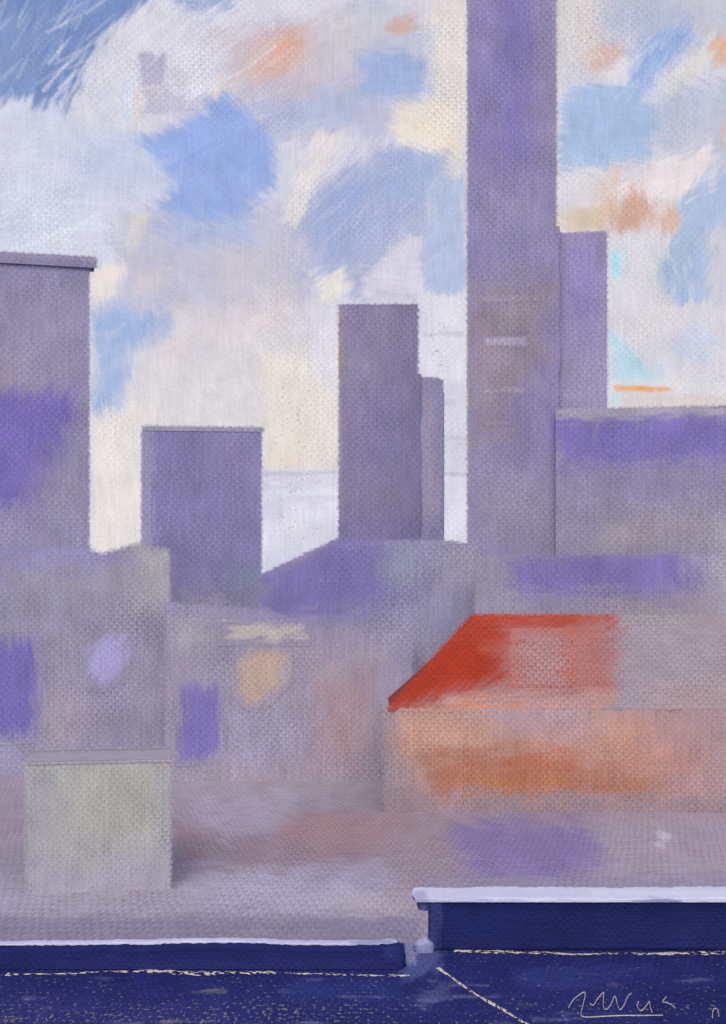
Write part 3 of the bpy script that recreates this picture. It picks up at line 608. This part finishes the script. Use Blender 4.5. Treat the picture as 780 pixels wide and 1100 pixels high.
t = thing('red_roofed_house', Hw.loc(), 'long peach and orange house under a sloping red roof', 'building')
Hw.build('wall', t, grain=lambda x, y: (1.15+0*x, 0*x))
# roof slope: eave in front, ridge set back and short, hipped at the left
def roof():
    Ye, Yr = 167.75, 180.; ze = EYE-(766-HY)/F*Ye; zr = EYE-(657-HY)/F*Yr
    nu, nv = 330, 80; U, Vv = np.meshgrid(np.linspace(0, 1, nu), np.linspace(0, 1, nv))
    xl = 408+(505-408)*Vv; xr = 905-60*Vv; X = xl+(xr-xl)*U; Yp = 766+(657-766)*Vv
    Yw = Ye+(Yr-Ye)*Vv; Zw = ze+(zr-ze)*Vv
    ed = (U < .001)*1.-(U > .999)*1.; X2 = X+ed*(1.2*vn(Yp/2, X*0)+1.5*vn(Yp/13, X*0)); Zw = Zw+((Vv > .999)*.12-(Vv < .001)*.12)*vn(X/3, X*0)
    P = np.stack([(X2-CX)/F*Yw, Yw, Zw], -1)
    RED = (170, 62, 42)
    C = paint(X, Yp, (156, 147, 160), [(p, c, so*1.5, o, a, ro*1.4) for (p, c, so, o, a, ro) in [
        D([(660, 650), (780, 650), (900, 700), (900, 780), (670, 770)], (160, 149, 160), 16, .8, 30, 9),
        D([(700, 740), (900, 725), (900, 770), (700, 770)], (172, 150, 154), 10, .7, 0, 8),
        D([(405, 775), (395, 760), (498, 648), (645, 652), (648, 745), (560, 748), (520, 752), (470, 762)], (168, 96, 88), 20, .9, 0, 12),
        D([(400, 774), (398, 762), (500, 648), (660, 654), (662, 672), (560, 680), (540, 700), (540, 730), (480, 742), (430, 764)], RED, 8, 1, -40, 6),
        D([(405, 768), (470, 700), (520, 690), (520, 725), (460, 745)], (168, 52, 28), 8, .8, -40, 5),
        D(box(520, 654, 640, 668), (188, 78, 62), 6, .6, 0, 4),
        D([(545, 676), (640, 674), (660, 700), (650, 745), (560, 745), (545, 710)], (168, 120, 118), 14, .85, 0, 7),
        D(ell(530, 698, 14, 10), (178, 96, 84), 6, .6, 0, 5),
        D([(625, 668), (650, 668), (652, 740), (625, 748)], (172, 112, 106), 12, .7, 80, 9),
        D([(480, 752), (560, 742), (660, 748), (640, 768), (480, 770)], (190, 150, 146), 8, .85, -5, 6),
        D([(440, 768), (500, 752), (560, 756), (560, 770)], (206, 138, 108), 5, .7, -5, 5)]], 102)
    back = np.array([0, .22, -.10])
    G = np.zeros(C.shape); G[..., 0] = .95
    Ee = np.minimum(np.minimum((X-xl)*.72/7, (Yp-657)/6), np.minimum((766-Yp)/6+.12, 3))
    o = shell('roof', nu, nv, P, back, C, np.stack([X, -Yp], -1), M_ROOF, t, Hw.loc(), grain=G, edge=Ee, inset=(6, 4, 0, 3))
    # a hipped left end and a rear slope, so the roof is whole from the side
    e0, e1 = (408-CX)/F*Ye+1.6, (905-CX)/F*Ye; r0, r1 = (505-CX)/F*Yr+1.3, (845-CX)/F*Yr; Yb = Yr+(Yr-Ye)
    V = np.array([(e0, Ye, ze-.2), (r0, Yr, zr-.9), (e0, Yb, ze), (e1, Yb, ze), (r1, Yr, zr-.9), (e1, Ye, ze-.2), (e0, Ye, ze-.2), (e0, Yb, ze), (e1, Yb, ze), (e1, Ye, ze-.2)])
    Q = np.array([(2, 1, 0, 0), (2, 3, 4, 1), (5, 4, 3, 3)]); Q = [(2, 1, 0, 0)]
    tri = [(0, 1, 2), (1, 4, 3), (1, 3, 2), (4, 5, 3)]
    Cc = np.tile(lin((176, 74, 52)), (10, 1)); Cc[[3, 4, 5]] = lin((160, 140, 150))
    link('rear_roof', V-np.array(Hw.loc()), tri, Cc, V[:, :2]*8, M_ROOF, t)
    # pale skylight in the slope
    sx, sy = np.meshgrid(np.linspace(548, 618, 48), np.linspace(740, 676, 44)); f = (766-sy)/109.
    Yw = Ye+(Yr-Ye)*f; Zw = ze+(zr-ze)*f; nrm = np.array([0, -(zr-ze), (Yr-Ye)]); nrm = nrm/np.linalg.norm(nrm)
    P = np.stack([(sx-CX)/F*Yw, Yw, Zw], -1)+nrm*.05
    base = paint(sx, sy, (178, 112, 106), [D(box(545, 676, 622, 684), (186, 96, 84), 6, .7, 0, 4), D([(556, 684), (600, 682), (606, 700), (604, 736), (566, 738), (556, 716)], (170, 136, 140), 14, .8, 0, 9)], 5)
    G = np.zeros(base.shape); G[..., 0] = 1.6; G[..., 1] = np.clip(1-np.abs(sy-692)/18, 0, 1)*1.2
    Ee = None
    shell('skylight', 48, 44, P, -nrm*.05, base, np.stack([sx, -sy], -1), M_ROOF, t, Hw.loc(), grain=G)
roof()

# ------------------------------------------------------------------ pale flat-roofed building low on the left
K = Wall(22, 188, 817, 124, 11, (170, 167, 163), [
    D(box(15, 812, 60, 960), (164, 161, 168), 14, .8, 88, 9),
    D([(90, 830), (150, 830), (150, 900), (90, 900)], (178, 174, 164), 16, .6, 80, 9),
    D(box(168, 812, 192, 960), (160, 155, 164), 10, .7, 88, 8),
    D(box(20, 812, 190, 824), (172, 170, 165), 5, .6, 0, 5),
    D([(10, 925), (200, 915), (200, 980), (10, 980)], (166, 158, 174), 16, .95, 0, 12)], seed=111, jit=2.4, rim=((160, 154, 168), 6), soft=(10, 0, 8, 0), tone=(.93, .93, .95))
t = thing('flat_roofed_house', K.loc(), 'small pale putty grey building with a flat roof behind the low navy kerb', 'building')
K.build('wall', t, grain=weave_more)
def slab():
    p = K.at(np.array([20., 190.]), np.array([815.2, 815.2]), .08); b = K.n*11.4
    pr, br = p.copy(), p+np.append(b, 0)
    nu, nv = 100, 12; U, W = np.meshgrid(np.linspace(0, 1, nu), np.linspace(0, 1, nv)); U3, W3 = U[..., None], W[..., None]
    P = (pr[0]*(1-U3)+pr[1]*U3)*(1-W3)+(br[0]*(1-U3)+br[1]*U3)*W3
    C = paint(20+170*U, 815-18*W, (176, 171, 184), [], 9)
    Ee = np.minimum(np.minimum(170*U, 170-170*U)/8, (1-W)*2)
    shell('roof', nu, nv, P, np.array([0, 0, -.30]), C, np.stack([20+170*U, 60*W], -1), M_ROOF, t, K.loc(), edge=Ee, inset=(3, 1, 3, 0))
slab()

# ------------------------------------------------------------------ the dark roof terrace in the foreground
ZD = EYE-4.0
def at_deck(x, y, z=ZD): Yw = (EYE-z)*F/(y-HY); return ((x-CX)/F*Yw, Yw)
def deck():
    ys = np.concatenate([np.arange(1013, 1135, 1.3), [1180, 1300, 1700, 3000]]); xs = np.arange(-420, 1210, 1.9)
    Xp, Yp = np.meshgrid(xs, ys); Yw = 4*F/(Yp-HY); Xw = (Xp-CX)/F*13.; Xq = CX+Xw/Yw*F
    DK = (40, 45, 104)
    dabs = [
        D([(432, 1008), (470, 1002), (474, 1042), (452, 1052), (430, 1050)], (84, 92, 148), 6, .85, -50, 6),
        D([(436, 1010), (450, 1012), (446, 1036), (434, 1034)], (150, 152, 186), 4, .7, 80, 4),
        D([(440, 1070), (475, 1058), (490, 1066), (455, 1084)], (96, 98, 150), 5, .5, 0, 6),
        D([(550, 1045), (650, 1036), (700, 1040), (620, 1058), (560, 1064)], (52, 58, 122), 8, .7, -8, 7),
        D(box(300, 1050, 430, 1075), (46, 54, 118), 10, .7, 0, 8),
        D(box(-200, 1076, 240, 1130), (52, 52, 112), 8, .7, 0, 8),
        D(box(700, 1060, 1000, 1120), (34, 38, 92), 10, .7, 0, 8),
        D(box(60, 1048, 200, 1060), (36, 40, 100), 6, .6, 0, 6)]
    for i in range(26):
        x, y = _rs.uniform(-50, 840), _rs.uniform(1050, 1110); L = _rs.uniform(8, 34)
        dabs.append(D(ell(x, y, L, _rs.uniform(.5, 1.3)), (112, 116, 158) if i % 3 else (140, 136, 140), 1.6, _rs.uniform(.2, .5), 0, 2.5))
    C = paint(Xq, Yp, DK, dabs, 7)
    G = np.zeros(C.shape); G[..., 0] = 1.2; G[..., 2] = np.clip((Yp-1062)/30, 0, 1)*.35*np.clip((470-Xq)/80, 0.25, 1)+.3*np.clip(fbm(Xq/40, Yp/20), 0, 1)
    P = np.stack([Xw, Yw, np.full_like(Xw, ZD)], -1)[::-1]
    o = shell('roof_terrace', len(xs), len(ys), P, np.array([0, 0, -25.9]), C[::-1], np.stack([Xw/.0100, Yw/.030], -1)[::-1], M_DECK, None, (0, 0, 0), grain=G[::-1])
    tag(o, kind='structure')
deck()

def bar(name, parent, loc, x0, x1, y_base, h, thick, zb, mat, col, dabs, rag=0., front=True, over=0., ends=0., top_ripple=0.):
    """a long low block on the terrace: section swept along x; rounded arris, ends worn round; px positions given at its front foot"""
    Yf = (EYE-ZD)*F/(y_base-HY)-over; X0, X1 = (x0-CX)/F*Yf, (x1-CX)/F*Yf; upp = Yf/F
    n = max(20, int((x1-x0)/2.2)); xs = np.linspace(X0, X1, n)
    r = min(.03, h*.3, thick*.3)
    sec = []                                                        # (y, z) round the section, dense on the faces that show
    for i in range(14): sec.append((0, (h-r)*i/13.))
    for a in (20, 45, 70): sec.append((r-r*math.cos(R(a)), h-r+r*math.sin(R(a))))
    for i in range(12): sec.append((r+(thick-2*r)*i/11., h))
    for a in (20, 45, 70): sec.append((thick-r+r*math.sin(R(a)), h-r+r*math.cos(R(a))))
    for i in range(5): sec.append((thick, (h-r)*(1-i/4.)))
    for i in range(1, 3): sec.append((thick*(1-i/3.), 0))
    sec = np.array(sec); m = len(sec); arc = np.concatenate([[0], np.cumsum(np.linalg.norm(np.diff(sec, axis=0), axis=1))])
    XX = np.repeat(xs[:, None], m, 1); Sy = np.repeat(sec[None, :, 0], n, 0).copy(); Sz = np.repeat(sec[None, :, 1], n, 0).copy()
    if ends > 0:                                                    # shrink the section into a rounded end
        for sgn, e in ((1, X0), (-1, X1)):
            d = np.clip(np.abs(xs-e)/ends, 0, 1); k = np.sqrt(np.clip(1-(1-d)**2, 0, 1))[:, None]; k = .12+.88*k
            Sy = thick/2+(Sy-thick/2)*k; Sz = Sz*(.35+.65*k)
    wob = rag*upp*(vn(XX/upp/4, Sz*9+3)+.9*vn(XX/upp/24, Sz*0+8)); kk = np.clip((Sz/h-.15)/.7, 0, 1); Sz = Sz+kk*(wob+top_ripple*vn(XX/upp/60, Sz*0+1)*upp); Sy = Sy-np.where(Sy < r*.5, wob*.3, 0)
    if rag:
        XX = XX+np.where(np.abs(XX-X0) < 1e-6, 1, 0)*rag*upp*2*vn(Sz*60, Sy*60+2)-np.where(np.abs(XX-X1) < 1e-6, 1, 0)*rag*upp*2*vn(Sz*60+5, Sy*60)
    V = np.stack([XX, Yf+Sy, zb+Sz], -1)
    q = gridq(m, n); a = np.arange(n-1)*m; q = np.concatenate([q, np.stack([a+m-1, a, a+m, a+2*m-1], 1)])
    pxx = CX+XX/upp; py = HY+(EYE-(zb+Sz))*F/(Yf+Sy)
    C = paint(pxx, py, col, dabs, 4); V = V.reshape(-1, 3); C = C.reshape(-1, 3); U = np.stack([XX/upp, np.repeat(arc[None], n, 0)/upp], -1).reshape(-1, 2)
    # end caps
    N = len(V); caps = []
    for i in (0, n-1):
        ring = V[i*m:(i+1)*m]; c = ring.mean(0); V = np.vstack([V, c]); C = np.vstack([C, C[i*m:(i+1)*m].mean(0)]); U = np.vstack([U, [c[1]/upp, c[2]/upp]]); ci = len(V)-1
        for j in range(m): caps.append((i*m+j, i*m+(j+1) % m, ci) if i else (i*m+(j+1) % m, i*m+j, ci))
    tris = np.concatenate([q[:, [0, 1, 2]], q[:, [0, 2, 3]], np.array(caps)])
    tris = tris[:, ::-1]
    return link(name, V-np.array(loc), tris, C, U, mat, parent)
# left kerb
NV = (36, 41, 96)
lc = ((210-CX)/F*12.94, 13.05, ZD); t = thing('low_kerb', lc, 'low navy kerb with a worn rounded end, left of the taller wall', 'kerb')
bar('body', t, lc, -160, 436, 1042, .235, .24, ZD, M_NAVY, NV, [D(box(-160, 1012, 440, 1022), (30, 35, 88), 3, .8, 0, 3), D(box(60, 1030, 420, 1046), (44, 48, 108), 5, .6, 0, 5), D(ell(425, 1024, 14, 8), (46, 54, 112), 4, .7, 20, 3)], rag=.7, ends=.10, top_ripple=2)
bar('coping', t, lc, -165, 428, 1042, .035, .12, ZD+.222, M_COPE, (196, 198, 226), [D(box(100, 1010, 220, 1014), (214, 214, 236), 3, .6, 0, 3), D(box(260, 1008, 430, 1016), (184, 188, 220), 3, .6, 0, 3), D(ell(400, 1012, 24, 4), (130, 138, 182), 4, .8, 0, 3)], rag=.5, over=-.135, ends=.12, top_ripple=2)
# right wall
rc = ((640-CX)/F*13.6, 13.8, ZD); t = thing('low_wall', rc, 'taller navy wall under a thick white coping that overhangs its end', 'wall')
bar('body', t, rc, 462, 960, 1021, .55, .44, ZD, M_NAVY, (33, 38, 90), [D(box(460, 968, 962, 978), (26, 30, 78), 4, .7, 0, 3), D(box(455, 965, 474, 1026), (58, 64, 116), 4, .8, 85, 4), D(box(640, 995, 960, 1022), (38, 42, 96), 8, .7, 0, 6), D(box(480, 980, 560, 1010), (34, 42, 98), 8, .7, 80, 6)], rag=.7)
bar('coping', t, rc, 444, 964, 1021, .045, .53, ZD+.548, M_COPE, (208, 208, 234), [D(box(640, 956, 960, 962), (222, 222, 240), 3, .7, 0, 2), D(box(450, 966, 560, 972), (178, 180, 216), 3, .7, 0, 2), D(ell(452, 966, 8, 8), (150, 154, 200), 3, .6, 0, 3), D(ell(705, 968, 26, 3), (90, 96, 150), 3, .6, 0, 4)], rag=.9, over=.02, ends=.05)
bar('corbel', t, rc, 449, 470, 1021, .10, .40, ZD+.44, M_NAVY, (84, 88, 142), [D(box(458, 960, 480, 990), (44, 50, 104), 5, .8, 60, 4)], rag=.9, ends=.06, over=-.03)
# a small pale block in the gap between kerb and wall
gc = ((452-CX)/F*13.5, 13.6, ZD); o = bar('stone_block', None, gc, 446, 467, 1024, .13, .18, ZD, M_COPE, (176, 178, 212), [D(box(440, 1012, 470, 1030), (120, 126, 176), 4, .7, 60, 4)], rag=1.6, ends=.09)
o.location = gc; tag(o, 'small pale lilac block wedged in the gap between the kerb and the wall', 'block')

# ------------------------------------------------------------------ chalk lines, and the artist's signature drawn as chalk on the terrace
def chalk(name, pts, width, col, label, cat, seed, keep=.62, lift=.004):
    """a hand-drawn ribbon of chalk along a path on the terrace floor: one strip, rubbed through where the floor is rough"""
    pts = [np.array(at_deck(*p)) for p in pts]; q = []
    for a, b in zip(pts[:-1], pts[1:]):
        n = max(3, int(np.linalg.norm(b-a)/.009)); q += [a+(b-a)*i/n for i in range(n)]
    q = np.array(q+[pts[-1]]); n = len(q); d = np.gradient(q, axis=0); d /= np.linalg.norm(d, axis=1)[:, None]; nr = np.stack([-d[:, 1], d[:, 0]], 1)
    s = np.arange(n)*.009; q = q+nr*(width*.35*vn(s*2.2, s*0+seed))[:, None]; wd = width*(.75+.45*vn(s*5, s*0+seed+9))
    m = 11; e = np.linspace(-1, 1, m); V = np.zeros((n, m, 3)); V[..., :2] = q[:, None]+nr[:, None]*(e[None, :, None]*wd[:, None, None]/2); V[..., 2] = ZD+lift+.004*(1-np.abs(e))
    h = vn(s[:, None]*30+e*1.5, e[None]*2.4+seed*3+0*s[:, None])*1.0+.45*vn(s[:, None]*5+0*e, e[None]*.6+seed)+.4*vn(s[:, None]*70, e[None]*3.+7)
    E = (keep+h*1.15-np.abs(e)[None]**2*.5)*1.8; C = np.tile(lin(col), (n*m, 1))*(1+.15*vn(s[:, None]*30, e[None]*2).reshape(-1, 1))
    V = V.reshape(-1, 3); loc = np.array([V[:, 0].mean(), V[:, 1].mean(), ZD]); UV = V[:, :2]*100
    o = link(name, V-loc, gridq(m, n)[:, ::-1], C, UV, M_CHALK, edge=E); o.location = loc; return tag(o, label, cat)
CH = (212, 202, 184)
chalk('chalk_line', [(-160, 1046), (20, 1047), (90, 1044.5), (250, 1045), (330, 1047), (440, 1047)], .13, CH, 'broken straw yellow chalk line along the foot of the low kerb', 'chalk line', 3, .34)
chalk('chalk_line', [(488, 1022.8), (600, 1024), (700, 1025), (960, 1024)], .13, CH, 'broken straw yellow chalk line along the foot of the taller wall', 'chalk line', 4, .40)
chalk('chalk_line', [(470, 1040), (500, 1061), (530, 1079), (580, 1107), (620, 1130)], .05, CH, 'slanting chalk line crossing the terrace from the gap towards the front', 'chalk line', 5, .62)
def scrawl():
    """the looping chalk handwriting low on the right: raised thin strokes on the terrace floor"""
    strokes = [[(610.7, 1083.4), (614.4, 1076.5), (620.5, 1070.5), (627.8, 1066.3), (628.5, 1070.5), (626.5, 1079.0), (624.1, 1089.9), (626.5, 1092.6), (633.8, 1093.1), (663.1, 1091.6), (711.8, 1091.2)], [(633.8, 1078.5), (637.5, 1080.2), (642.4, 1072.9), (648.0, 1066.8), (648.5, 1070.5), (648.0, 1080.2), (650.9, 1085.1), (655.8, 1080.2), (660.6, 1070.5), (663.1, 1079.0), (666.0, 1085.1), (670.4, 1080.2), (674.0, 1071.7), (678.2, 1067.3)], [(686.2, 1076.5), (684.5, 1080.9), (688.7, 1086.3), (694.8, 1080.2), (697.7, 1076.1), (698.4, 1081.4), (700.8, 1088.7)], [(715.5, 1071.7), (711.8, 1076.5), (716.7, 1077.8), (722.8, 1080.9), (725.2, 1084.3)], [(765.4, 1094.8), (765.9, 1086.3), (769.0, 1083.8), (771.5, 1086.8), (772.2, 1093.1)]]
    V = []; Fc = []; C = []; rs = random.Random(2)
    for st in strokes:
        p = [np.array(at_deck(*q)) for q in st]; q = []
        for i in range(len(p)-1):
            for s in range(6):
                t_ = s/6.; p0 = p[max(i-1, 0)]; p1 = p[i]; p2 = p[i+1]; p3 = p[min(i+2, len(p)-1)]
                q.append(.5*((2*p1)+(p2-p0)*t_+(2*p0-5*p1+4*p2-p3)*t_**2+(3*p1-p0-3*p2+p3)*t_**3))
        q.append(p[-1]); q = np.array(q); d = np.gradient(q, axis=0)
        for i in range(len(q)):
            dn = d[i]/(np.linalg.norm(d[i])+1e-9); wx = .0045*rs.uniform(.6, 1.25); wy = .011*rs.uniform(.6, 1.25)     # chalk held flat: broader along the view
            n = np.array([-dn[1]*wx, dn[0]*wy]); k = len(V)
            for e, zz in ((-1, .004), (-.5, .010), (.5, .010), (1, .004)): V.append((q[i][0]+n[0]*e, q[i][1]+n[1]*e, ZD+zz)); C.append(lin((176, 172, 172))*rs.uniform(.75, 1.1))
            if i: Fc += [(k-4+j, k-3+j, k+1+j) for j in range(3)]+[(k-4+j, k+1+j, k+j) for j in range(3)]
    V = np.array(V); loc = np.array([V[:, 0].mean(), V[:, 1].mean(), ZD]); o = link('signature_scrawl', V-loc, Fc, C, V[:, :2]*100, M_CHALK); o.location = loc
    tag(o, 'thin looping artist signature drawn as pale chalk strokes, underlined, low in the right corner', 'handwriting')
scrawl()
# parts were meshed relative to their thing; settle the transforms
bpy.context.view_layer.update()
